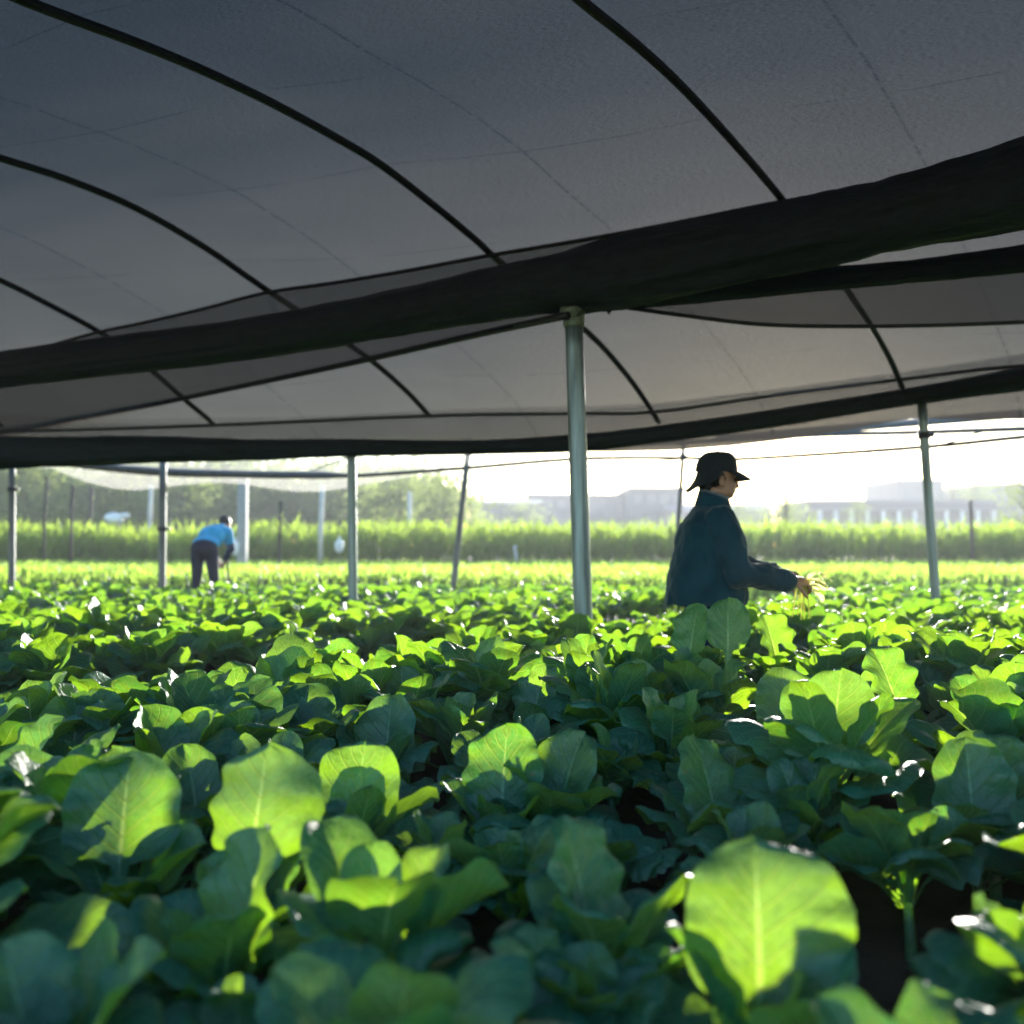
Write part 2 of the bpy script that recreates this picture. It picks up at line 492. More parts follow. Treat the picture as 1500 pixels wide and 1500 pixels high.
# keep-outs: the standing worker, the posts
KEEP = [(1.2, 6.25, .22), (.45, 6.9, .12)]
cands = []; beside = []
for qi in range(-68, 60):
    q = qi * .345 - .22
    if in_path(q) > .25: continue
    s = -1.
    while s < 26:
        s += .30 + rng.uniform(-.05, .05)
        x = q * U.x + s * V.x + rng.gauss(0, .035); y = q * U.y + s * V.y + rng.gauss(0, .035)
        if y < .4 or y > 13.1 or (y < 1.15 and abs(x) < .55) or abs(x) > y * .53 + 1.9: continue
        if any((x - a) ** 2 + (y - b) ** 2 < d * d for a, b, d in KEEP): continue
        if near_any(x, y, .16): continue
        if any(hy - .75 < y < hy and abs(x - hx * y / hy) < .25 for hx, hy in placed[:2]) and rng.random() < .5: continue
        if y < 3.4 and rng.random() < .17: continue
        (cands if abs(x) < y * .53 + .25 and y > 1.15 else beside).append((y, x, q))
cands.sort()
N_IND = 284
ZL = {
    'a': ('leafy cabbage plant among the blurred nearest rows, with no prominent glowing leaf', 'ordinary cabbages of the blurred nearest rows'),
    'b': ('leafy cabbage plant in the sharp middle of the near bed, with no prominent leaf', 'ordinary cabbages of the middle of the near bed'),
    'c': ('small looking cabbage plant of the near bed, around or beyond the standing worker', 'cabbages of the far part of the near bed'),
    'd': ('cabbage plant in the bed beyond the dark path on the left side', 'cabbages of the bed beyond the dark path'),
}
NEARLAB = {}
for i, (y, x, q) in enumerate(cands[:N_IND]):
    me = VARIANTS[rng.randrange(len(VARIANTS))]
    o = bpy.data.objects.new('cabbage_plant', me); C.objects.link(o)
    o.location = (x, y, ground_z(x, y) - .01)
    sc = rng.uniform(.86, 1.18) * (1 + .12 * (1 - sstep(2.8, 3.8, y))) * (1 + .10 * sstep(3.2, 4.6, y) * sstep(-3.4, -2.6, q))
    if y < 1.5: sc *= .8
    if any(hy - .55 < y < hy and abs(x - hx * y / hy) < .2 for hx, hy in placed): sc *= .68
    if any(.1 < y - hy < 1.0 and abs(x - hx - (y - hy) * .268) < .2 for hx, hy in placed[:12]): sc *= .8
    o.scale = (sc, sc, sc * rng.uniform(.92, 1.06))
    o.rotation_euler = (rng.gauss(0, .07), rng.gauss(0, .07), rng.uniform(0, 6.28))
    z = 'd' if q < -4.5 else 'a' if y < 2.3 else 'b' if y < 5.2 else 'c'
    tag(o, ZL[z][0], 'cabbage', ZL[z][1])

far = cands[N_IND:] + beside; print('cabbages', len(cands), cands[N_IND - 1][0])
LOW = []
for i in range(8):
    mb = plant_mesh(500 + i, 11, .68, nv=11, nu=7, stem=.21)
    LOW.append((np.array(mb.v), mb.f, mb.uv))
mb = MB()
for (y, x, q) in far:
    vs, fs, uvs = LOW[rng.randrange(8)]
    a = rng.uniform(0, 6.28); sc = rng.uniform(.9, 1.14) * (1 + .12 * sstep(-3.4, -2.6, q) * (1 - sstep(7, 10, y))); ca, sa = math.cos(a) * sc, math.sin(a) * sc
    P = np.stack([vs[:, 0] * ca - vs[:, 1] * sa + x, vs[:, 0] * sa + vs[:, 1] * ca + y, vs[:, 2] * sc + ground_z(x, y) - .01], 1)
    mb.add(P.tolist(), fs, uvs)
tag(mb.build('far_cabbage_rows', M['leaf']), 'distant rows of cabbages running up to the bright grass', 'cabbages', kind='stuff')


# ------------------------------------------------------------------ bright low crop, tall crop behind it
def blade(mb, r, x, y, z, h, w, lean, az, n=3):
    o = Vector((math.cos(az), math.sin(az), 0)); sd = Vector((-o.y, o.x, 0))
    rows = []; uvs = []
    for i in range(n + 1):
        t = i / n
        c = Vector((x, y, z)) + o * (lean * t * t) + Vector((0, 0, h * (t - .25 * (lean / max(h, .01)) * t * t)))
        ww = w * (1 - t) ** .6 * (.55 + .45 * min(1, t * 4)) + .001
        rows.append([c - sd * ww, c + sd * ww]); uvs.append([(0, t), (1, t)])
    mb.grid(rows, uvs)


r2 = random.Random(5)
mb = MB()
for _ in range(25000):
    y = 13.25 + 15.6 * r2.random() ** 1.2
    x = r2.uniform(-1, 1) * (y * .56 + 2.6)
    h = r2.uniform(.10, .24) * (1 + .3 * mnoise.noise(Vector((x * .5, y * .5, 0))))
    for _k in range(2):
        blade(mb, r2, x + r2.gauss(0, .03), y + r2.gauss(0, .03), ground_z(x, y) - .02, h, r2.uniform(.015, .04), h * r2.uniform(.2, .8), r2.uniform(0, 6.28), 2)
tag(mb.build('grass', M['grass']), 'bright yellow-green low grass between the cabbages and the tall crop', 'grass', kind='stuff')

mb = MB()
for _ in range(6300):
    y = 28.2 + 4.2 * r2.random()
    x = r2.uniform(-1, 1) * (y * .56 + 3)
    h = (1.0 + .28 * mnoise.noise(Vector((x * .35, y * .6, 0))) + r2.uniform(-.25, .15))
    blade(mb, r2, x, y, .48, h, .012, .1, r2.uniform(0, 6.28), 2)
    for k in range(6):
        t = r2.uniform(.12, .95)
        blade(mb, r2, x, y, .48 + h * t, r2.uniform(.2, .5), r2.uniform(.02, .045), r2.uniform(.15, .5), r2.uniform(0, 6.28), 2)
tag(mb.build('tall_crop', M['tallcrop']), 'dense tall green crop standing as a band across the background', 'crop', kind='stuff')


# ------------------------------------------------------------------ shade house: arches, cloth, purlins
PROF = {
    4: [(-6.02, 3.57), (-5.47, 3.59), (-4.9, 3.58), (-4.11, 3.51), (-3.25, 3.40), (-2.42, 3.24), (-1.81, 3.11), (-1.0, 2.92), (-0.42, 2.74), (0.0, 2.55)],
    3: [(-7.46, 3.56), (-6.85, 3.61), (-6.43, 3.63), (-5.94, 3.63), (-5.37, 3.6), (-4.98, 3.56), (-4.4, 3.44), (-3.91, 3.32), (-3.6, 3.23), (-2.29, 2.93), (-1.66, 2.70), (-1.25, 2.50), (-0.88, 2.28)],
    2: [(-6.37, 3.62), (-5.89, 3.62), (-5.33, 3.57), (-4.7, 3.43), (-4.1, 3.24), (-3.06, 2.93), (-2.58, 2.76), (-2.17, 2.57), (-1.84, 2.38)],
    1: [(-5.19, 3.37), (-4.81, 3.27), (-4.15, 3.06), (-3.61, 2.79), (-3.23, 2.56), (-2.86, 2.35)],
}
G4 = Vector((3.677, 9.6, 0)); SP = 2.1
APEX = -6.5


def prof(k):
    kk = min(4, max(1, k))
    P = PROF[kk]; sh = 0 if k == kk else ((k - 4) * .7 if k > 4 else (k - 1) * 1.1)
    ts = [a for a, _ in P]; zs = [b for _, b in P]
    if kk == 1: ts = [-6.4, -5.8] + ts; zs = [3.58, 3.50] + zs
    if kk == 4: ts = [-7.0, -6.5] + ts; zs = [3.57, 3.585] + zs
    ap = max(range(len(zs)), key=lambda i: zs[i])
    # mirror beyond the crown
    ta = ts[ap]; mt = [2 * ta - t for t in ts[ap + 1:]][::-1]; mz = zs[ap + 1:][::-1]
    keep = [(t, z) for t, z in zip(mt, mz) if t < ts[0] - .3]
    ts = [t for t, _ in keep] + ts; zs = [z for _, z in keep] + zs
    return [t + sh for t in ts], zs


def hoop_pt(k, t, z): return G4 + U * (SP * (k - 4)) + V * t + Vector((0, 0, z))


def T_END(k): return -8.7 + .12 * (k - 4)


canopy = empty('shade_canopy', (-2.5, 4.5, 0))
tag(canopy, 'long dark arched shade net roof on bent pipes, spanning over the cabbages', 'shade canopy')


def child(o, parent):
    o.parent = parent; o.matrix_parent_inverse = Matrix.Translation(-parent.location) ; return o


for k in range(-2, 8):
    ts, zs = prof(k)
    a0_ = T_END(k); zs = [float(np.interp(a0_, ts, zs))] + [z for t, z in zip(ts, zs) if t > a0_]; ts = [a0_] + [t for t in ts if t > a0_]
    pts = spline([hoop_pt(k, t, z) for t, z in zip(ts, zs)], 4)
    m_ = MB(); m_.tube(pts, .026, 10)
    child(m_.build('arch_pipe', M['pipe']), canopy)
# cloth laid over the arches
NT = 64
prs = {k: prof(k) for k in range(-2, 8)}
rows, uvs = [], []
for ki in range(-8, 29):
    kf = ki / 4; k0 = min(6, max(-2, math.floor(kf))); f = kf - k0
    row_, uvr = [], []
    for i in range(NT + 1):
        a = i / NT
        P = []
        for k in (k0, k0 + 1):
            ts, zs = prs[k]
            t0_ = T_END(k); t = t0_ + (ts[-1] + .32 - t0_) * a
            z = float(np.interp(t, ts, zs)) if t <= ts[-1] else zs[-1] - (t - ts[-1]) * .9
            P.append(hoop_pt(k, t, z))
        p = P[0].lerp(P[1], f)
        sag = .045 * math.sin(math.pi * f)
        p = p + Vector((0, 0, .034 - sag + .012 * mnoise.noise(Vector((kf * 2, a * 14, 0)))))
        row_.append(p); uvr.append((kf, a * 12))
    rows.append(row_); uvs.append(uvr)
m_ = MB(); m_.grid(rows, uvs)
child(m_.build('net_cover', M['net']), canopy)


def depth_line(pp, Ds, n=6):
    return spline([at(x, y, D) for (x, y), D in zip(pp, Ds)], n)


# purlin clipped to the arches over the middle support
def on_arch(k, t, dz=-.035):
    ts, zs = prof(k); return hoop_pt(k, t, float(np.interp(t, ts, zs)) + dz)


pk = [(6, -2.8), (5, -3.05), (4, -3.35), (3, -3.78), (2, -4.07), (1, -4.27), (0, -4.75), (-1, -5.4)]
pur = []
for (k, t), (k2, t2) in zip(pk, pk[1:]):
    a, b = on_arch(k, t), on_arch(k2, t2)
    pur += [a, a.lerp(b, .33) + Vector((0, 0, -.012)), a.lerp(b, .67) + Vector((0, 0, -.012))]
PUR = spline(pur, 4)
m_ = MB(); m_.tube(PUR, .018, 8); child(m_.build('purlin', M['pipe']), canopy)
pur2 = [hoop_pt(6, 1.0, 2.66), hoop_pt(5, .4, 2.62), at(1500, 536, 8.9), at(1320, 556, 9.5), at(1150, 577, 9.7), at(965, 603, 9.75), at(850, 606, 9.9), at(640, 609, 10.2), at(340, 622, 10.3), at(100, 630, 10.7), at(-200, 636, 11.2)]
m_ = MB(); m_.tube(spline(pur2, 6), .017, 8); child(m_.build('purlin', M['pipe']), canopy)


def roll_obj(name, pts, Ds, px, label, group=None, sag_noise=.05, seed=0, ell=1.0):
    """a shade net rolled up and tied along its pipe; px = seen thickness at each station"""
    ctr = spline([at(x, y, D) for (x, y), D in zip(pts, Ds)], 12)
    rad = spline([(w * D / FPX / 2, 0, 0) for w, D in zip(px, Ds)], 12)
    rr = []
    for i, p in enumerate(ctr):
        q = 1 + sag_noise * mnoise.noise(Vector((i * .35, seed, 0)))
        rr.append((rad[i].x * q, rad[i].x * q * ell))
    m = MB(); m.tube(ctr, rr, 44)
    v2 = []; seg = 44
    for k_, v in enumerate(m.v):
        vv = Vector(v); ii = min(len(ctr) - 1, k_ // seg); c_ = ctr[ii]; d_ = vv - c_
        th = 2 * math.pi * (k_ % seg) / seg
        f_ = mnoise.noise(Vector((math.cos(th) * 2.2, math.sin(th) * 2.2, ii * .045 + seed))) * .18 + mnoise.noise(Vector((math.cos(th) * 6, math.sin(th) * 6, ii * .06 + seed))) * .14
        v2.append(tuple(c_ + d_ * (1 + f_)))
    m.v = v2
    o = m.build(name, M['roll']); tag(o, label, 'rolled net', group)
    return o, ctr, rr


_, ROLL1, RR1 = roll_obj('rolled_net',
    [(-700, 620), (-120, 562), (0, 543), (200, 518), (400, 492), (600, 456), (760, 424), (850, 408), (950, 391), (1080, 366), (1200, 340), (1350, 305), (1500, 267), (1640, 226), (2250, 40)],
    [14.5, 10.9, 9.9, 9.1, 8.4, 7.6, 7.0, 6.75, 6.45, 6.1, 5.75, 5.3, 4.95, 4.6, 3.6],
    [36, 46, 50, 52, 58, 64, 80, 92, 100, 100, 100, 104, 122, 138, 176], 'thick black rolled net running across the whole roof over the thick post', seed=1)
_, ROLL2, RR2 = roll_obj('rolled_net', [(780, 446), (850, 440), (930, 431), (1030, 424), (1200, 409), (1350, 396), (1500, 379), (1650, 360), (2250, 270)],
    [6.95, 6.8, 6.7, 6.6, 6.35, 6.2, 6.0, 5.8, 5.1], [26, 38, 40, 38, 34, 36, 38, 40, 46], 'thinner dark rolled net leaving the thick post to the right, below the thick black one', seed=2)
_, ROLL3, RR3 = roll_obj('rolled_net',
    [(2300, 430), (1640, 532), (1520, 551), (1355, 577), (1150, 610), (965, 636), (850, 648), (700, 655), (515, 656), (380, 659), (240, 659), (100, 661), (-20, 662), (-160, 664), (-700, 672)],
    [6.6, 8.2, 8.7, 9.6, 9.75, 9.9, 10.1, 10.2, 10.3, 10.4, 10.6, 10.8, 10.9, 11.2, 13],
    [50, 40, 34, 28, 27, 24, 24, 20, 24, 30, 38, 44, 46, 46, 40], 'dark rolled net along the far roof edge, above the row of thin posts', seed=3)

# hem cables and the slack nets hanging between them and the rolls
cabL = spline([at(x, y, D) for x, y, D in ((832, 462, 6.72), (700, 490, 7.6), (500, 535, 8.9), (300, 577, 10.2), (150, 608, 11), (0, 638, 11.6), (-150, 664, 12.2), (-700, 690, 15))], 10)
cabR = spline([at(x, y, D) for x, y, D in ((905, 449, 6.7), (1000, 462, 6.75), (1100, 474, 6.8), (1200, 478, 6.85), (1350, 477, 6.9), (1500, 472, 7), (1650, 464, 7.1), (2250, 410, 6.2))], 10)
for cab, wid, lab in ((cabL, .026, 'black edge cable running from the thick post down to the left edge'), (cabR, .014, 'thin black sagging cable to the right of the thick post')):
    m_ = MB(); m_.tube(cab, wid, 8)
    tag(m_.build('net_cable', M['pipe']), lab, 'cable')


def sheet(name, A, B, mat, label, nA=60, nB=8, sag=.08, cat='net'):
    def samp(L, t):
        f = t * (len(L) - 1); i = min(len(L) - 2, int(f)); return L[i].lerp(L[i + 1], f - i)
    rows, uvs = [], []
    for i in range(nA + 1):
        t = i / nA; a, b = samp(A, t), samp(B, t); r_, u_ = [], []
        for j in range(nB + 1):
            s = j / nB
            p = a.lerp(b, s) + Vector((0, 0, -sag * math.sin(math.pi * s) + .05 * mnoise.noise(Vector((t * 9, s * 3, len(label)))) * math.sin(math.pi * s)))
            r_.append(p); u_.append((t * 4, s * 2))
        rows.append(r_); uvs.append(u_)
    m = MB(); m.grid(rows, uvs)
    o = m.build(name, mat); tag(o, label, cat); return o


def part_of(L, f0, f1):
    n = len(L) - 1; return L[int(f0 * n):int(f1 * n) + 1]


UPZ = Vector((0, 0, .1))
sheet('curtain_net', [p for p in reversed(part_of(ROLL1, 0, .54))], cabL, M['curtain'], 'slack see-through dark net between the thick black roll and the left edge cable', sag=.1)
sheet('curtain_net', part_of(ROLL2, .3, 1), cabR, M['curtain'], 'slack see-through net strip under the thinner dark roll at the right', sag=.04)
sheet('curtain_net', [p + UPZ for p in reversed(part_of(ROLL1, 0, .95))], [p + Vector((0, 0, -.02)) for p in PUR[4:-8]], M['curtain'], 'see-through net strip joining the thick black roll to the roof pipe above it', sag=.02)
# bracket hook below the rolls
m_ = MB(); a = at(892, 447, 6.7)
m_.tube([a + Vector((-.025, 0, .05)), a + Vector((-.028, 0, 0)), a + Vector((0, 0, -.055)), a + Vector((.028, 0, 0)), a + Vector((.025, 0, .05))], .012, 8)
m_.box(a + Vector((0, 0, -.02)), (.035, .02, .05))
tag(m_.build('net_hook', M['pipe']), 'small dark hook under the rolls, just right of the thick post top', 'hook')


# ------------------------------------------------------------------ posts
def post(x0, y0, x1, y1, D, wpx, mat, label, collar=False, name='support_post', cat='post', group=None, toptie=None):
    """x0,y0 seen top; x1,y1 a seen point low on the post"""
    a, b = at(x0, y0, D), at(x1, y1, D)
    gz = ground_z(b.x, b.y)
    d = (b - a); foot = a + d * ((a.z - gz + .08) / (a.z - b.z))
    r = wpx * D / FPX / 2
    e = empty(name, foot); tag(e, label, cat, group)
    pts = [foot.lerp(a, i / 10) for i in range(11)]
    m = MB(); m.tube(pts, [r * (1.03 - .05 * i / 10) for i in range(11)], 18)
    child(m.build('pipe', mat), e)
    if collar:
        up = (a - b).normalized()
        m = MB(); m.tube([a - up * .13, a - up * .115, a - up * .045, a - up * .035, a + up * .01, a + up * .015], [r * 1.06, r * 1.16, r * 1.2, r * 1.48, r * 1.5, r * 1.2], 18)
        child(m.build('collar', M['cap']), e)
    if toptie:
        m = MB(); q = foot.lerp(a, toptie); u2 = (a - foot).normalized()
        m.tube([q - u2 * .03, q + u2 * .03], r * 1.35, 12)
        m.box(q + Vector((r * 1.5, 0, 0)), (r * 1.2, r * .8, .03))
        child(m.build('clamp', M['pipe']), e)
    return e


PG = 'posts carrying the far edge of the roof'
post(840, 452, 856, 958, 6.8, 27, M['galv'], 'thick galvanised post in the middle of the field with a greenish collar', collar=True)
post(1350, 586, 1371, 885, 9.7, 13.5, M['galv'], 'thin leaning grey post at the right, beyond the standing worker', toptie=.86)
post(515, 652, 517, 885, 10.35, 13.5, M['galv'], 'grey post left of the thick post, nearest of the left posts', collar=True)
post(239, 668, 237, 858, 13.9, 10.5, M['galv_old'], 'dark post just left of the bending worker', toptie=.55)
post(18, 670, 17, 856, 14.2, 9.5, M['galv_old'], 'dark post at the left edge of the picture', toptie=.8)
post(688, 640, 665, 850, 15.2, 9, M['galv_old'], 'tilted thin dark post between the thick post and the nearest left post', toptie=.9)
post(1002, 640, 988, 850, 15.5, 6.5, M['galv_old'], 'thinnest tilted dark post right behind the standing worker', toptie=.88)

# ------------------------------------------------------------------ the neighbouring shade house behind: pipes and pale net
nb = empty('neighbour_canopy', (2, 15, 0))
tag(nb, 'pale see-through net roof of the next bay with thin grey pipes, behind the dark roof', 'shade canopy')
gp = [at(x, y, D) for x, y, D in ((2300, 530, 9.5), (1620, 598, 12.4), (1500, 606, 13), (1350, 618, 13.8), (1180, 632, 14.8), (1050, 643, 15.5))]
m_ = MB(); m_.tube(spline(gp, 8), [.058] * 41, 10); child(m_.build('gutter_pipe', M['palepipe']), nb)
gp2 = [at(x, y, D) for x, y, D in ((2300, 605, 9.7), (1620, 625, 12.6), (1500, 628, 13.1), (1350, 633, 13.9), (1200, 637, 14.7), (1000, 648, 15.6), (850, 655, 16))]
m_ = MB(); m_.tube(spline(gp2, 8), .034, 8); child(m_.build('purlin', M['pipe']), nb)
gp3 = [at(x, y, D) for x, y, D in ((2300, 570, 9.7), (1620, 631, 12.6), (1500, 640, 13.2), (1350, 655, 13.9), (1130, 670, 14.9), (1050, 673, 15.3), (1000, 671, 15.5), (850, 672, 15.5), (688, 685, 15.2), (515, 697, 15.6), (380, 697, 16), (240, 695, 16.2), (120, 684, 16.5), (-40, 668, 16.8), (-700, 650, 19))]
GP3 = spline(gp3, 8)
m_ = MB(); m_.tube(GP3, .03, 8); child(m_.build('purlin', M['pipe']), nb)
m_ = MB(); m_.tube(depth_line([(530, 696), (380, 695), (240, 690), (120, 680), (30, 670)], [15.55, 15.9, 16.1, 16.4, 16.7]), [.03] * 2 + [.06] * 21 + [.03] * 2, 10); child(m_.build('rolled_edge', M['palepipe']), nb)
m_ = MB(); m_.tube(depth_line([(455, 690), (515, 668)], [15, 10.6], 4), .010, 6); child(m_.build('brace', M['pipe']), nb)
m_ = MB(); m_.tube(depth_line([(1372, 654), (1440, 632)], [13.8, 13.2], 4), .012, 6); child(m_.build('brace', M['pipe']), nb)
m_ = MB(); m_.tube(depth_line([(850, 684), (1000, 673)], [15.5, 15.4], 4), .008, 6); child(m_.build('brace', M['pipe']), nb)
# its net: a low arch from the dark roof's edge out to the far pipe
edgeA = [p + Vector((.1, .25, .1)) for p in ROLL3]
rows, uvs = [], []
nA = 48
for i in range(nA + 1):
    t = i / nA
    f = t * (len(edgeA) - 1); j = min(len(edgeA) - 2, int(f)); a = edgeA[j].lerp(edgeA[j + 1], f - j)
    f = t * (len(GP3) - 1); j = min(len(GP3) - 2, int(f)); b = GP3[j].lerp(GP3[j + 1], f - j)
    r_, u_ = [], []
    for s in range(9):
        q = s / 8
        p = a.lerp(b, q) + Vector((0, 0, .55 * math.sin(math.pi * q) + .02 * mnoise.noise(Vector((t * 12, q * 3, 0)))))
        r_.append(p); u_.append((t * 6, q * 4))
    # valance hanging below the far pipe, scalloped
    drop = (.05 + .22 * sstep(.5, .75, t)) * (.75 + .35 * math.sin(t * 40))
    for s in (1, 2):
        r_.append(b + Vector((0, .02 * s, -drop * s / 2))); u_.append((t * 6, 4 + s * .3))
    rows.append(r_); uvs.append(u_)
m_ = MB(); m_.grid(rows, uvs); child(m_.build('net_cover', M['palenet']), nb)


# ------------------------------------------------------------------ people
def chain(m, pts, rad, seg=16, sub=2):
    """limb: tapered tube with rounded joints"""
    m.tube(pts, rad, seg)
    for p, r_ in zip(pts, rad):
        m.ball(p, r_ if not hasattr(r_, '__len__') else min(r_), sub)


def loft(m, secs, seg=24):
    """secs: (cx, cy, cz, rx, ry)"""
    vs, n = [], len(secs)
    for cx, cy, cz, rx, ry in secs:
        for k in range(seg):
            th = 2 * math.pi * k / seg
            c, s = math.cos(th), math.sin(th)
            vs.append((cx + rx * math.copysign(abs(c) ** .85, c), cy + ry * math.copysign(abs(s) ** .85, s), cz))
    fs = [(i * seg + k, i * seg + (k + 1) % seg, (i + 1) * seg + (k + 1) % seg, (i + 1) * seg + k) for i in range(n - 1) for k in range(seg)]
    fs += [tuple(reversed(range(seg))), tuple((n - 1) * seg + k for k in range(seg))]
    m.add(vs, fs)


def hand(m, wrist, fwd, palm_n, curl=.8, side=1, sc=1.):
    """palm with five separate bent fingers"""
    f = Vector(fwd).normalized(); nn = Vector(palm_n); nn = (nn - f * nn.dot(f)).normalized(); s = f.cross(nn) * side
    w = Vector(wrist)
    pc = w + f * .05 * sc
    rot = Matrix((f, s, nn)).transposed()
    m.ball(pc, (.052 * sc, .041 * sc, .017 * sc), 3, rot)
    m.tube([w - f * .03 * sc, w + f * .03 * sc], [.026 * sc, .03 * sc], 12)
    for k, (o, ln) in enumerate(((-.030, .070), (-.010, .080), (.010, .075), (.029, .058))):
        p = pc + f * .038 * sc + s * o * sc; a = .25; pts = [p - f * .02 * sc, p]
        for q in (.45, .32, .23):
            a += curl * (.6 if q == .45 else .8)
            p = p + (f * math.cos(a) + nn * math.sin(a)) * ln * q * sc; pts.append(p)
        chain(m, pts, [.0095 * sc, .0092 * sc, .0085 * sc, .0078 * sc, .0065 * sc], 10, 1)
    p = w + f * .022 * sc - s * .03 * sc
    pts = [p, p + (f * .5 - s * .75 + nn * .3) * .035 * sc, p + (f * .9 - s * .75 + nn * .75) * .055 * sc, p + (f * 1.25 - s * .45 + nn * 1.1) * .058 * sc]
    chain(m, pts, [.013 * sc, .0115 * sc, .010 * sc, .008 * sc], 10, 1)


def head(m, c, fwd, sc=1.):
    """skull, jaw, brow, nose, lips, chin and ears; c = centre of the skull, fwd = look direction (horizontal-ish)"""
    f = Vector(fwd).normalized(); l = Vector((0, 0, 1)).cross(f).normalized(); u = f.cross(l)
    rot = Matrix((f, l, u)).transposed()
    def P(a, b, d): return Vector(c) + (f * a + l * b + u * d) * sc
    def E(a, b, d, r_, sub=2): m.ball(P(a, b, d), tuple(q * sc for q in r_), sub, rot)
    E(-.005, 0, .025, (.098, .076, .085), 3)      # skull
    E(.035, 0, -.045, (.064, .068, .074), 3)      # face
    E(.062, 0, -.095, (.030, .036, .022))         # chin
    E(.028, .044, -.078, (.052, .026, .034)); E(.028, -.044, -.078, (.052, .026, .034))   # jaw
    E(.082, 0, .010, (.016, .050, .014))          # brow
    E(.060, .038, -.035, (.030, .020, .020)); E(.060, -.038, -.035, (.030, .020, .020))  # cheekbones
    m.tube([P(.088, 0, .0), P(.106, 0, -.030), P(.112, 0, -.042), P(.092, 0, -.050)], [.010 * sc, .012 * sc, .014 * sc, .010 * sc], 10)
    E(.102, .012, -.045, (.010, .008, .007)); E(.102, -.012, -.045, (.010, .008, .007))
    E(.092, 0, -.067, (.012, .022, .006)); E(.089, 0, -.078, (.012, .020, .007))        # lips
    for sgn in (1, -1):
        E(-.002, sgn * .077, -.025, (.018, .008, .030)); E(.004, sgn * .079, -.045, (.009, .008, .012))
    return P, rot


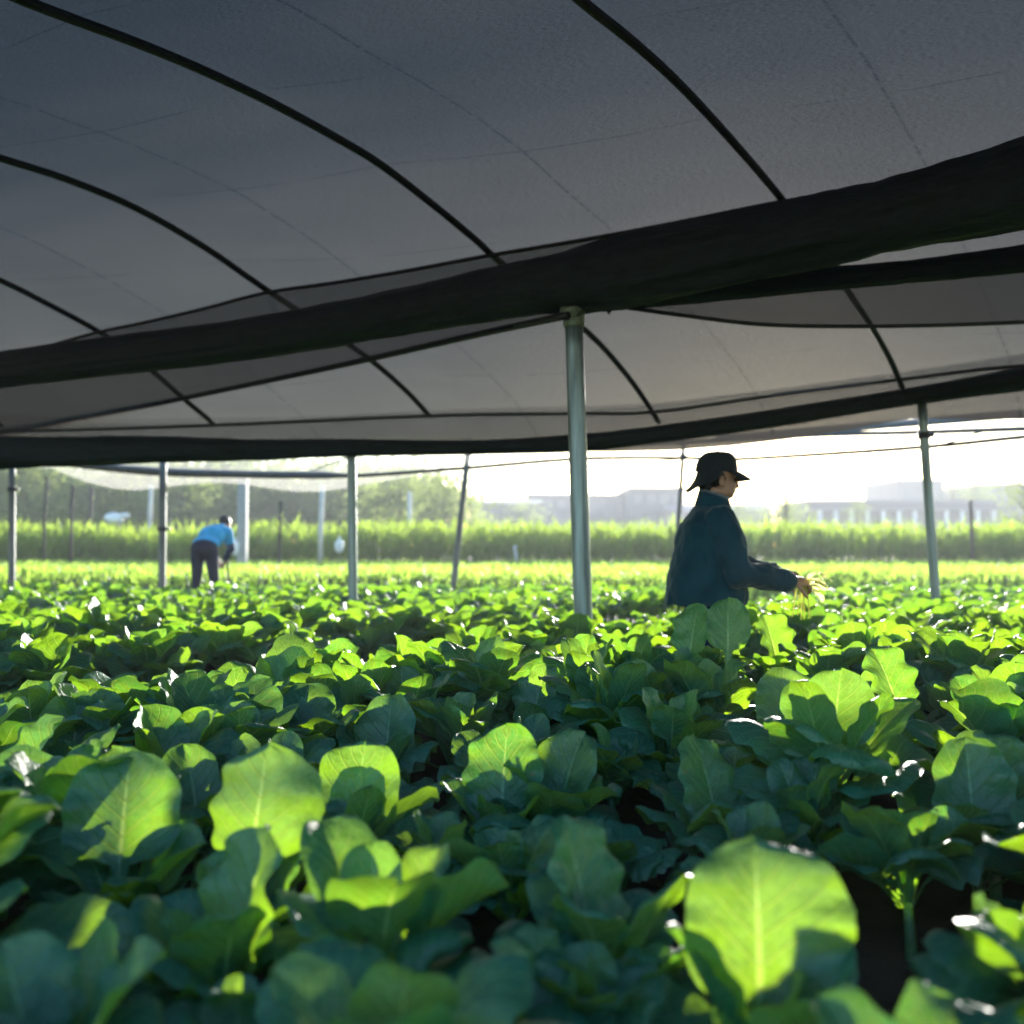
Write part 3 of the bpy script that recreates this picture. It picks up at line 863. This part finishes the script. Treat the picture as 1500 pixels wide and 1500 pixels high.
def standing_worker():
    gp = Vector((1.2, 6.25, 0)); gz = ground_z(gp.x, gp.y) * .4
    root = empty('person', (gp.x, gp.y, gz)); root.scale = (1.06, 1.08, 1)
    tag(root, 'standing worker in a navy jacket and dark cap seen from the side, holding picked leaves', 'person')
    z0 = -gz     # heights below were estimated from image pixels, above datum 0
    def Z(*p): return Vector((p[0], p[1], p[2] + z0))
    # body, one continuous surface
    b = MB()
    loft(b, [(*Z(-.03, 0, .80), .12, .15), (*Z(-.02, 0, .90), .12, .15), (*Z(0, 0, 1.02), .10, .14), (*Z(.015, 0, 1.14), .09, .14), (*Z(.02, 0, 1.22), .075, .13), (*Z(.025, 0, 1.30), .055, .07)])
    b.tube([Z(.015, 0, 1.26), Z(.03, 0, 1.34), Z(.045, 0, 1.42)], [.070, .066, .064], 14)
    P, rot = head(b, Z(.055, 0, 1.485), (1, .10, -.06), 1.08)
    arms = [[(.03, -.18, 1.215), (.12, -.25, .905), (.40, -.19, .868)], [(.03, .18, 1.215), (.15, .24, .95), (.41, .10, .90)]]
    for arm in arms: chain(b, [Z(*q) for q in arm], [.045, .042, .028])
    hand(b, Z(.415, -.185, .867), (.95, .20, -.10), (.15, .55, -.85), .85, 1, 1.12)
    hand(b, Z(.42, .09, .90), (.95, -.25, -.15), (.1, -.6, -.8), .85, -1, 1.12)
    for s in (-1, 1): chain(b, [Z(-.03, s * .09, .82), Z(0.0, s * .10, .46), Z(-.03, s * .10, .10)], [.085, .058, .042])
    body = smoothed(b, 'body', M['skin'], root, .006, 3)
    for s in (-1, 1):
        e_ = MB(); e_.ball(P(.082, s * .032, -.012), .0125, 2); e_.build('eye', M['eye'], root)
    # jacket
    j = MB()
    loft(j, [(*Z(-.025, 0, .712), .238, .240), (*Z(-.02, 0, .74), .238, .245), (*Z(-.015, 0, .86), .226, .245), (*Z(0, 0, 1.0), .212, .24), (*Z(.008, 0, 1.12), .188, .232), (*Z(.012, 0, 1.20), .160, .215), (*Z(.02, 0, 1.27), .118, .170), (*Z(.028, 0, 1.325), .083, .098), (*Z(.03, 0, 1.355), .076, .082)])
    for arm in arms:
        a, e2, w = [Z(*q) for q in arm]
        chain(j, [a, a.lerp(e2, .5), e2, e2.lerp(w, .5), w.lerp(e2, .04)], [.094, .097, .092, .080, .060])
    jk = smoothed(j, 'jacket', M['jacket'], root, .009, 5)
    # folds
    me = jk.data; nv_ = len(me.vertices); co = np.empty(nv_ * 3); me.vertices.foreach_get('co', co); co = co.reshape(-1, 3)
    nr = np.array([v.normal for v in me.vertices])
    d = np.array([.017 * mnoise.noise(Vector((p[0] * 7 + p[2] * 3, p[1] * 7, p[2] * 9 - p[0] * 6))) + .008 * mnoise.noise(Vector((p[0] * 22, p[1] * 22, p[2] * 14))) for p in co])
    me.vertices.foreach_set('co', (co + nr * d[:, None]).ravel()); me.update()
    # stand collar, open at the front, and cuffs
    c_ = MB(); rows = []
    for i in range(21):
        th = R(35 + 290 * i / 20)
        dn = .030 * math.cos(th) + .012
        rows.append([Z(.030 + .090 * math.cos(th), .096 * math.sin(th), 1.30 - dn), Z(.030 + .094 * math.cos(th), .096 * math.sin(th), 1.345 - dn), Z(.036 + .088 * math.cos(th), .088 * math.sin(th), 1.40 - dn), Z(.034 + .098 * math.cos(th), .098 * math.sin(th), 1.36 - dn), Z(.030 + .112 * math.cos(th), .116 * math.sin(th), 1.30 - dn)])
    c_.grid(rows); c_.build('collar', M['jacket'], root)
    for arm in arms:
        a, e2, w = [Z(*q) for q in arm]
        c_ = MB(); c_.tube([w.lerp(e2, .13), w.lerp(e2, .11), w.lerp(e2, .02), w], [.060, .0645, .0635, .054], 18); c_.build('cuff', M['jacket'], root)
    # trousers and boots
    t_ = MB()
    loft(t_, [(*Z(-.03, 0, .74), .15, .19), (*Z(-.03, 0, .88), .155, .185)])
    for s in (-1, 1): chain(t_, [Z(-.03, s * .095, .80), Z(0, s * .10, .46), Z(-.03, s * .10, .12)], [.105, .080, .068])
    smoothed(t_, 'trousers', M['cloth_dark'], root, .012, 4)
    for s in (-1, 1):
        s_ = MB(); s_.ball(Z(.02, s * .10, .05), (.13, .05, .05), 2); s_.tube([Z(-.03, s * .10, .04), Z(-.03, s * .10, .22)], [.055, .062], 14); s_.build('boot', M['shoe'], root)
    # hair at the nape and temple
    h_ = MB(); h_.ball(P(-.022, 0, .012), (.098, .087, .088), 3, rot); h_.ball(P(-.065, 0, -.055), (.040, .062, .045), 2, rot)
    smoothed(h_, 'hair', M['hair'], root, .008, 2)
    # cap: crown, brim, neck flap
    f = (rot @ Vector((1, 0, 0))); cap = empty('cap', (0, 0, 0)); cap.parent = root
    k_ = MB(); rows = []
    for i in range(9):
        a = i / 8 * math.pi / 2 * .99
        r_ = []
        for q in range(25):
            th = 2 * math.pi * q / 24
            bulge = math.cos(a) ** .5
            hgt = .118 * math.sin(a)
            r_.append(P(-.010 + .114 * bulge * math.cos(th), .094 * bulge * math.sin(th), .030 + hgt + .008 * math.cos(th) * math.sin(a * 2)))
        rows.append(r_)
    k_.grid(rows); k_.ball(P(-.008, 0, .149), .009, 1); k_.build('crown', M['capcloth'], cap)
    k_ = MB(); top, bot = [], []
    for i in range(17):
        th = R(-68 + 136 * i / 16)
        ln = .076 * math.cos(th * .9) ** .45 + .004
        t_r, b_r = [], []
        for q in range(6):
            s = q / 5
            x = -.008 + (.110 + ln * s) * math.cos(th * (1 - .25 * s)); y = (.094 + .028 * s) * math.sin(th * (1 - .25 * s))
            zz = .044 - .030 * s - .18 * y * y / .1 * s - .01 * s * s
            t_r.append(P(x, y, zz)); b_r.append(P(x, y, zz - .007))
        top.append(t_r); bot.append(b_r)
    k_.grid(top); k_.grid([list(reversed(r_)) for r_ in bot])
    k_.grid([[a[-1], b_[-1]] for a, b_ in zip(top, bot)])
    k_.build('brim', M['capcloth'], cap)
    k_ = MB(); top = []; bot = []
    for i in range(19):
        th = R(100 + 160 * i / 18); t_r, b_r = [], []
        back = max(0, -math.cos(th))
        for q in range(7):
            s = q / 6
            rr = .104 + (.012 + .046 * back) * s ** 2.0
            x = -.008 + rr * math.cos(th); y = (.094 + .030 * s) * math.sin(th); zz = .045 - (.030 + .105 * back) * s + .006 * math.sin(th * 7) * s
            t_r.append(P(x, y, zz)); b_r.append(P(x * .985, y * .97, zz - .004))
        top.append(t_r); bot.append(b_r)
    k_.grid(top); k_.grid([list(reversed(r_)) for r_ in bot]); k_.grid([[a[-1], b_[-1]] for a, b_ in zip(top, bot)])
    k_.build('neck_flap', M['capcloth'], cap)
    # the leaves he holds
    lm = MB(); r_ = random.Random(3)
    w = Vector((gp.x + .53, gp.y - .14, .855))
    for i in range(9):
        az = R(r_.uniform(-70, 60)); el = R(r_.uniform(-10, 55))
        leaf(lm, r_, w + Vector((r_.uniform(-.02, .02), r_.uniform(-.02, .02), r_.uniform(-.03, .02))), az, r_.uniform(.12, .2), r_.uniform(.05, .085), el, R(r_.uniform(30, 110)), .2, .06, R(r_.uniform(-40, 40)), 10, 7)
    for i in range(7):
        x, y = r_.uniform(-.06, .04), r_.uniform(-.03, .03)
        lm.tube([w + Vector((x * .3, y, .02)), w + Vector((x, y, -.06)), w + Vector((x * 1.6, y * 2, -.16 - r_.uniform(0, .07)))], [.006, .005, .003], 6)
    tag(lm.build('leaf_bunch', M['paleleaf']), 'bunch of freshly picked pale leaves with stems hanging from the hands of the standing worker', 'leaves')


standing_worker()


def bending_worker():
    D = 13.5; c = at(303, 800, D)
    gz = ground_z(c.x, D)
    root = empty('person', (c.x, D, gz)); root.scale = (.88, .88, .9)
    tag(root, 'distant worker in a light blue shirt and dark trousers bending over, seen from behind', 'person')
    Vv = lambda *p: Vector(p)
    legs = [[(-.135, 0, .90), (-.165, .05, .47), (-.15, 0, .09)], [(.06, .02, .90), (.085, .10, .46), (.10, .12, .09)]]
    arms = [[(.20, .38, 1.20), (.235, .47, .95), (.13, .48, .76)], [(-.12, .44, 1.20), (-.13, .55, .95), (.02, .56, .76)]]
    spine = [(-.035, 0, .95), (.0, .16, 1.10), (.06, .32, 1.20), (.09, .42, 1.25)]
    b = MB()
    chain(b, [Vv(*p) for p in spine], [.11, .09, .10, .08])
    b.tube([Vv(.09, .42, 1.25), Vv(.11, .52, 1.31)], [.06, .055], 12)
    P, rot = head(b, Vv(.115, .56, 1.335), (.35, .85, -.45), 1.08)
    for l_ in legs: chain(b, [Vv(*p) for p in l_], [.085, .058, .042])
    for a_ in arms: chain(b, [Vv(*p) for p in a_], [.05, .042, .028])
    hand(b, Vv(*arms[0][2]), (-.4, .1, -.9), (-.8, 0, .3), .7, 1, 1.1)
    hand(b, Vv(*arms[1][2]), (.4, .1, -.9), (.8, 0, .3), .7, -1, 1.1)
    smoothed(b, 'body', M['skin'], root, .008, 3)
    t = MB()
    t.ball((-.035, -.01, .96), (.205, .16, .14), 3)
    for l_ in legs: chain(t, [Vv(*p) for p in l_], [.105, .074, .060])
    smoothed(t, 'trousers', M['cloth_dark'], root, .012, 5)
    s = MB()
    s.ball((-.03, .06, 1.03), (.205, .14, .12), 3); s.ball((.005, .22, 1.13), (.205, .17, .17), 3); s.ball((.045, .36, 1.20), (.20, .13, .125), 3)
    s.tube([Vv(.09, .42, 1.25), Vv(.10, .47, 1.28)], [.085, .07], 14)
    for a_ in arms:
        p0, p1, p2 = [Vv(*p) for p in a_]; chain(s, [p0, p0.lerp(p1, .55)], [.085, .075])
    smoothed(s, 'shirt', M['shirt'], root, .010, 5)
    for a_ in arms:
        p0, p1, p2 = [Vv(*p) for p in a_]
        m = MB(); chain(m, [p0.lerp(p1, .4), p1, p1.lerp(p2, .75)], [.070, .062, .048]); m.build('sleeve', M['sleeve'], root)
    h = MB(); h.ball(P(-.018, 0, .022), (.10, .088, .095), 3, rot); smoothed(h, 'hair', M['hair'], root, .008, 2)
    for l_ in legs:
        x, y, z = l_[2]
        m = MB(); m.ball((x, y + .06, .05), (.05, .13, .05), 2); m.tube([Vv(x, y, .04), Vv(x, y, .2)], [.052, .058], 12); m.build('boot', M['shoe'], root)
    st = MB(); st.tube([Vv(c.x + .13, D + .5, gz + .72), Vv(c.x + .155, D + .50, gz + .4), Vv(c.x + .175, D + .5, gz - .02)], [.016, .018, .018], 8)
    tag(st.build('tool_handle', M['wood_dark']), 'thin dark upright stick under the hands of the bending worker', 'tool')


bending_worker()


# ------------------------------------------------------------------ background: stakes, bits, trees, buildings
def stake(x, y0, y1, D, wpx, mat, label, name='field_stake', cat='stake', square=False, group=None):
    a, b = at(x, y0, D), at(x, y1, D)
    gz = ground_z(b.x, D); r = wpx * D / FPX / 2
    m = MB()
    if square:
        m.box((a.x, D, (a.z + gz) / 2), (2 * r, 2 * r, a.z - gz + .1)); m.box((a.x, D, a.z + .08), (2.4 * r, 2.4 * r, .05))
    else:
        m.tube([Vector((a.x + rng.uniform(-.05, .05), D, a.z)), Vector((a.x, D, (a.z + gz) / 2)), Vector((a.x, D, gz - .05))], [r, r, r], 10)
        m.ball((a.x, D, a.z), r, 1)
    tag(m.build(name, mat, smooth=not square), label, cat, group)


stake(356, 708, 812, 24, 13, M['concrete_post'], 'broad pale grey square post right of the bending worker', 'concrete_post', 'post', True)
stake(470, 712, 808, 25, 7, M['white_post'], 'slim white post left of the nearest left roof post', 'marker_post', 'post')
stake(410, 735, 812, 23, 4.5, M['wood_dark'], 'short dark stake between the broad pale post and the slim white post')
stake(132, 716, 766, 33.5, 6, M['wood_dark'], 'dark pole before the trees, left of the white bundle')
stake(66, 700, 830, 24, 4, M['wood_dark'], 'thin dark stake right of the post at the left edge')
stake(105, 712, 830, 25, 5, M['wood_dark'], 'thin dark stake in the tall crop, left of the dark pole before the trees')
stake(220, 712, 770, 34, 6, M['white_post'], 'pale pole before the trees, just left of the dark post beside the bending worker', 'marker_post', 'post')
stake(600, 722, 775, 34, 6, M['white_post'], 'pale pole before the trees, right of the nearest left roof post', 'marker_post', 'post')
stake(1423, 735, 830, 26, 5, M['wood_dark'], 'dark stake in front of the crop at the right, right of the leaning post')
stake(756, 800, 832, 27, 4, M['white_post'], 'low pale peg at the foot of the crop, left of the thick post', 'marker_post', 'post')


def bag(x, y, D, w, h, label):
    c = at(x, y, D); m = MB()
    m.ball((0, 0, 0), (w / 2, w / 2.4, h / 2), 3)
    m.tube([(0, 0, h * .42), (.01, 0, h * .55), (.0, 0, h * .66)], [w * .14, w * .07, w * .13], 10)
    m.v = [tuple(Vector(v) * (1 + .13 * mnoise.noise(Vector(v) * (3 / w)))) for v in m.v]
    o = m.build('white_sack', M['white'], loc=(c.x, D, max(c.z, ground_z(c.x, D) + h * .4)))
    tag(o, label, 'sack')


bag(345, 803, 23.6, .17, .36, 'small white sack at the foot of the broad pale post')
bag(497, 800, 24.5, .22, .34, 'small white sack between the slim white post and the nearest left roof post')
# white wrapped heap before the trees
c = at(168, 760, 33)
m_ = MB(); m_.ball((0, 0, 0), (.32, .3, .2), 3); m_.ball((.3, 0, .1), (.16, .15, .1), 2)
m_.v = [tuple(Vector(v) * (1 + .15 * mnoise.noise(Vector(v) * 5))) for v in m_.v]
m_.tube([(0, 0, -.1), (0, 0, -1.3)], [.05, .06], 8)
tag(m_.build('white_bundle', M['white'], loc=(c.x, 33, c.z)), 'white bundle on a pole above the crop, in front of the trees at the left', 'bundle')


def tree(x, ytop, ybase_px, D, wpx, label, kind=0, seed=0, group=None, sparse=1.):
    r = random.Random(seed)
    t = at(x, ytop, D); gz = .48; H = t.z - gz; W = wpx * D / FPX
    e = empty('tree', (t.x, D, gz)); tag(e, label, 'tree', group)
    tr = MB()
    tr.tube([(0, 0, -.1), (r.uniform(-.1, .1), 0, H * .3), (r.uniform(-.15, .15), r.uniform(-.1, .1), H * .6), (0, 0, H * .92)], [.035 * H, .026 * H, .016 * H, .004 * H], 8)
    tips = []
    nb_ = 16 if kind == 0 else 22
    for i in range(nb_):
        f = .25 + .7 * i / nb_; az = i * 2.4 + r.uniform(-.4, .4)
        if kind == 0: ln = W * .5 * math.sin(math.pi * min(1, .18 + .8 * f)) * r.uniform(.6, 1.05)
        else: ln = W * .5 * (1.05 - f) * r.uniform(.6, 1.2)
        a = Vector((0, 0, H * f * .9)); b = a + Vector((math.cos(az) * ln, math.sin(az) * ln, H * r.uniform(.02, .14)))
        tr.tube([a, a.lerp(b, .5) + Vector((0, 0, .03 * H)), b], [.010 * H * (1.1 - f), .007 * H * (1.1 - f), .002 * H], 5)
        tips += [a.lerp(b, .45), a.lerp(b, .75), b]
    tr.build('trunk', M['bark'], e)
    cr = MB()
    n = int((1700 if kind == 0 else 420) * sparse)
    ls = .075 * W if kind == 0 else .05 * W + .02 * H
    for i in range(n):
        q = tips[r.randrange(len(tips))]
        sp = .12 * W if kind == 0 else .07 * W
        p = q + Vector((r.gauss(0, sp), r.gauss(0, sp), r.gauss(0, sp * .8)))
        d = Vector((r.gauss(0, 1), r.gauss(0, 1), r.gauss(0, .6))).normalized(); s = d.orthogonal().normalized()
        l = ls * r.uniform(.5, 1.1)
        cr.add([p, p + d * l * .5 + s * l * .3, p + d * l, p + d * l * .5 - s * l * .3], [(0, 1, 2, 3)], [(.5, 0), (1, .5), (.5, 1), (0, .5)])
    cr.build('crown', M['tree'], e, smooth=False)


TG = 'trees behind the crop at the left'
TREES = [(-20, 668, 70, 230, 'far tree at the left edge, half hidden by the nearer hazy one', 0), (80, 672, 72, 230, 'far hazy tree filling the gap right of the leftmost tree', 0), (222, 676, 74, 230, 'far hazy tree filling the gap right of the white bundle', 0), (300, 680, 76, 220, 'far hazy tree filling the gap above the bending worker', 0), (385, 684, 75, 220, 'far hazy tree filling the gap right of the broad pale post', 0), (468, 690, 76, 200, 'far hazy tree right behind the slim white post', 0), (552, 688, 77, 200, 'far hazy tree right of the nearest left roof post', 0), (625, 692, 76, 190, 'far hazy tree left of the tilted thin post', 0),
         (30, 655, 46, 190, 'hazy tree at the left edge, behind the leftmost roof post', 0), (110, 690, 52, 150, 'low hazy tree behind the thin dark stakes at the left', 0), (185, 672, 55, 170, 'tall hazy tree behind the white bundle', 0),
         (268, 690, 50, 140, 'hazy tree directly left of and behind the bending worker', 0), (330, 668, 58, 190, 'broad hazy tree behind the bending worker and the broad pale post', 0), (415, 690, 62, 170, 'pale hazy tree behind the slim white post', 0),
         (505, 680, 60, 170, 'hazy tree behind the nearest left roof post', 0), (585, 690, 54, 150, 'hazy tree behind the pale pole, right of the nearest left roof post', 0), (650, 700, 50, 130, 'rightmost hazy tree of the left clump, behind the tilted thin post', 0)]
for i, (x, yt, D, w, lab, kd) in enumerate(TREES): tree(x, yt, 0, D, w, lab, kd, 40 + i)
tree(1150, 680, 0, 62, 46, 'thin spindly hazy tree standing alone right of the standing worker', 1, 71)
tree(1150, 735, 0, 85, 90, 'low wide hazy bush behind the thin spindly tree', 0, 78)
tree(1256, 722, 0, 70, 44, 'small bushy tree in front of the long low building', 0, 72, sparse=.6)
tree(1080, 722, 0, 80, 60, 'low hazy tree just behind the face of the standing worker', 0, 73, sparse=.7)
tree(1395, 698, 0, 110, 44, 'pale round tree behind the long building, left of the rounder one', 0, 74, sparse=.6)
tree(1428, 694, 0, 112, 90, 'big pale round tree behind the long building at the right', 0, 75)
tree(1502, 640, 0, 42, 75, 'dark green tree cut by the right edge', 0, 76)
tree(760, 740, 0, 95, 90, 'low grey hazy tree left of the thick post', 0, 77, sparse=.7)


def building(x0, x1, ytop, D, depth, mat, label, storeys=1, nwin=6, roof='flat', cols=0, name='building'):
    a, b = at(x0, ytop, D), at(x1, ytop, D)
    w = b.x - a.x; h = a.z - .48
    e = empty(name, ((a.x + b.x) / 2, D, .48)); tag(e, label, 'building')
    m = MB(); m.box((0, depth / 2, h / 2), (w, depth, h)); m.build('wall', mat, e, False)
    m = MB()
    if roof == 'flat': m.box((0, depth / 2, h + .15), (w + .5, depth + .5, .3))
    else:
        m.add([(-w / 2 - .4, -.5, h + .003), (w / 2 + .4, -.5, h + .003), (w / 2 + .4, depth + .5, h + .003), (-w / 2 - .4, depth + .5, h + .003), (-w / 2 - .4, depth / 2, h + roof), (w / 2 + .4, depth / 2, h + roof)],
              [(0, 1, 5, 4), (2, 3, 4, 5), (1, 2, 5), (3, 0, 4), (3, 2, 1, 0)])
    rf = m.build('roof', M['roofing'], e, False)
    for s in range(storeys):
        zc = h * (s + .55) / storeys
        for i in range(nwin):
            xc = -w / 2 + w * (i + .5) / nwin
            ww, wh = w / nwin * .5, h / storeys * .42
            m = MB()
            for dx, dz, sx, sz in ((-ww / 2, 0, .12, wh + .12), (ww / 2, 0, .12, wh + .12), (0, wh / 2, ww - .12, .12), (0, -wh / 2, ww - .12, .12)):
                m.box((xc + dx, -.04, zc + dz), (sx, .1, sz))
            f_ = m.build('window', M['wall'], e, False)
            m = MB(); m.box((xc, -.015, zc), (ww - .13, .04, wh - .13)); m.build('pane', M['glass'], f_, False)
    for i in range(cols):
        xc = -w / 2 + w * (i + .5) / cols
        m = MB(); m.box((xc, -.9, h * .42), (.3, .3, h * .84)); m.build('column', M['white'], e, False)
    if cols:
        m = MB(); m.box((0, -.5, h * .86), (w, 1.2, .2)); m.build('porch_roof', M['roofing'], e, False)


building(1185, 1460, 737, 95, 10, M['wall2'], 'long low grey building with a row of white columns, right of the standing worker', 1, 11, 'flat', 12)
building(1316, 1382, 706, 125, 12, M['wall'], 'small flat topped block rising behind the long low building', 2, 3)
building(925, 1002, 718, 105, 12, M['wall2'], 'grey block just left of the standing worker', 3, 4)
building(862, 926, 728, 112, 12, M['wall'], 'lower pale block right beside the thick post', 2, 4)
building(985, 1130, 748, 100, 9, M['wall'], 'low pale hall directly behind the standing worker', 1, 8, .8)
building(690, 790, 738, 100, 10, M['wall'], 'low pale building left of the thick post', 1, 5, .6)
building(775, 850, 727, 118, 10, M['wall2'], 'hazy grey block right behind the thick post', 3, 4)
building(1440, 1560, 712, 130, 12, M['wall2'], 'hazy far block at the right edge behind the dark green tree', 3, 5)

# ------------------------------------------------------------------ air
hz = MB(); hz.box((0, 63, 4.9), (312, 206, 11.8))
hm, nt, out = new_mat('haze_air')
pv = nt.nodes.new('ShaderNodeVolumePrincipled')
pv.inputs['Color'].default_value = (.90, .93, 1, 1); pv.inputs['Density'].default_value = .0014
pv.inputs['Anisotropy'].default_value = .35
nt.links.new(pv.outputs[0], out.inputs['Volume'])
o = hz.build('haze', hm, smooth=False); tag(o, kind='stuff')

# ------------------------------------------------------------------ light
SUN_AZ, SUN_EL = R(15), R(8.6)       # to the right of straight ahead (+Y), above the horizon
W = bpy.data.worlds.new('World'); SC.world = W; W.use_nodes = True
nt = W.node_tree
sky = nt.nodes.new('ShaderNodeTexSky'); sky.sky_type = 'NISHITA'; sky.sun_disc = False
sky.sun_elevation = SUN_EL; sky.sun_rotation = SUN_AZ
sky.air_density = 1.0; sky.dust_density = .35; sky.ozone_density = 2.0
bg = nt.nodes['Background']; bg.inputs[1].default_value = .15
nt.links.new(sky.outputs[0], bg.inputs[0])
L = bpy.data.lights.new('sun', 'SUN'); L.energy = 5.0; L.angle = R(.5); L.color = (1, .955, .87)
lo = bpy.data.objects.new('sun', L); C.objects.link(lo)
sd = Vector((math.sin(SUN_AZ) * math.cos(SUN_EL), math.cos(SUN_AZ) * math.cos(SUN_EL), math.sin(SUN_EL)))
lo.rotation_euler = sd.to_track_quat('Z', 'Y').to_euler()

# ------------------------------------------------------------------ camera
cd = bpy.data.cameras.new('camera'); cam = bpy.data.objects.new('camera', cd); C.objects.link(cam)
cd.sensor_width = 36; cd.lens = 36; cd.clip_end = 1000; cd.clip_start = .05
cam.location = (0, 0, CAM_H); cam.rotation_euler = (math.pi / 2 + PITCH, 0, 0)
cd.dof.use_dof = True; cd.dof.focus_distance = 4.0; cd.dof.aperture_fstop = 1.7
SC.camera = cam
SC.view_settings.view_transform = 'Standard'; SC.view_settings.look = 'None'
SC.view_settings.exposure = 2.0; SC.view_settings.gamma = 1
cy = SC.cycles
cy.use_denoising = True
cy.max_bounces = 7; cy.diffuse_bounces = 3; cy.glossy_bounces = 2; cy.transmission_bounces = 4; cy.transparent_max_bounces = 12; cy.volume_bounces = 0
cy.sample_clamp_indirect = 6
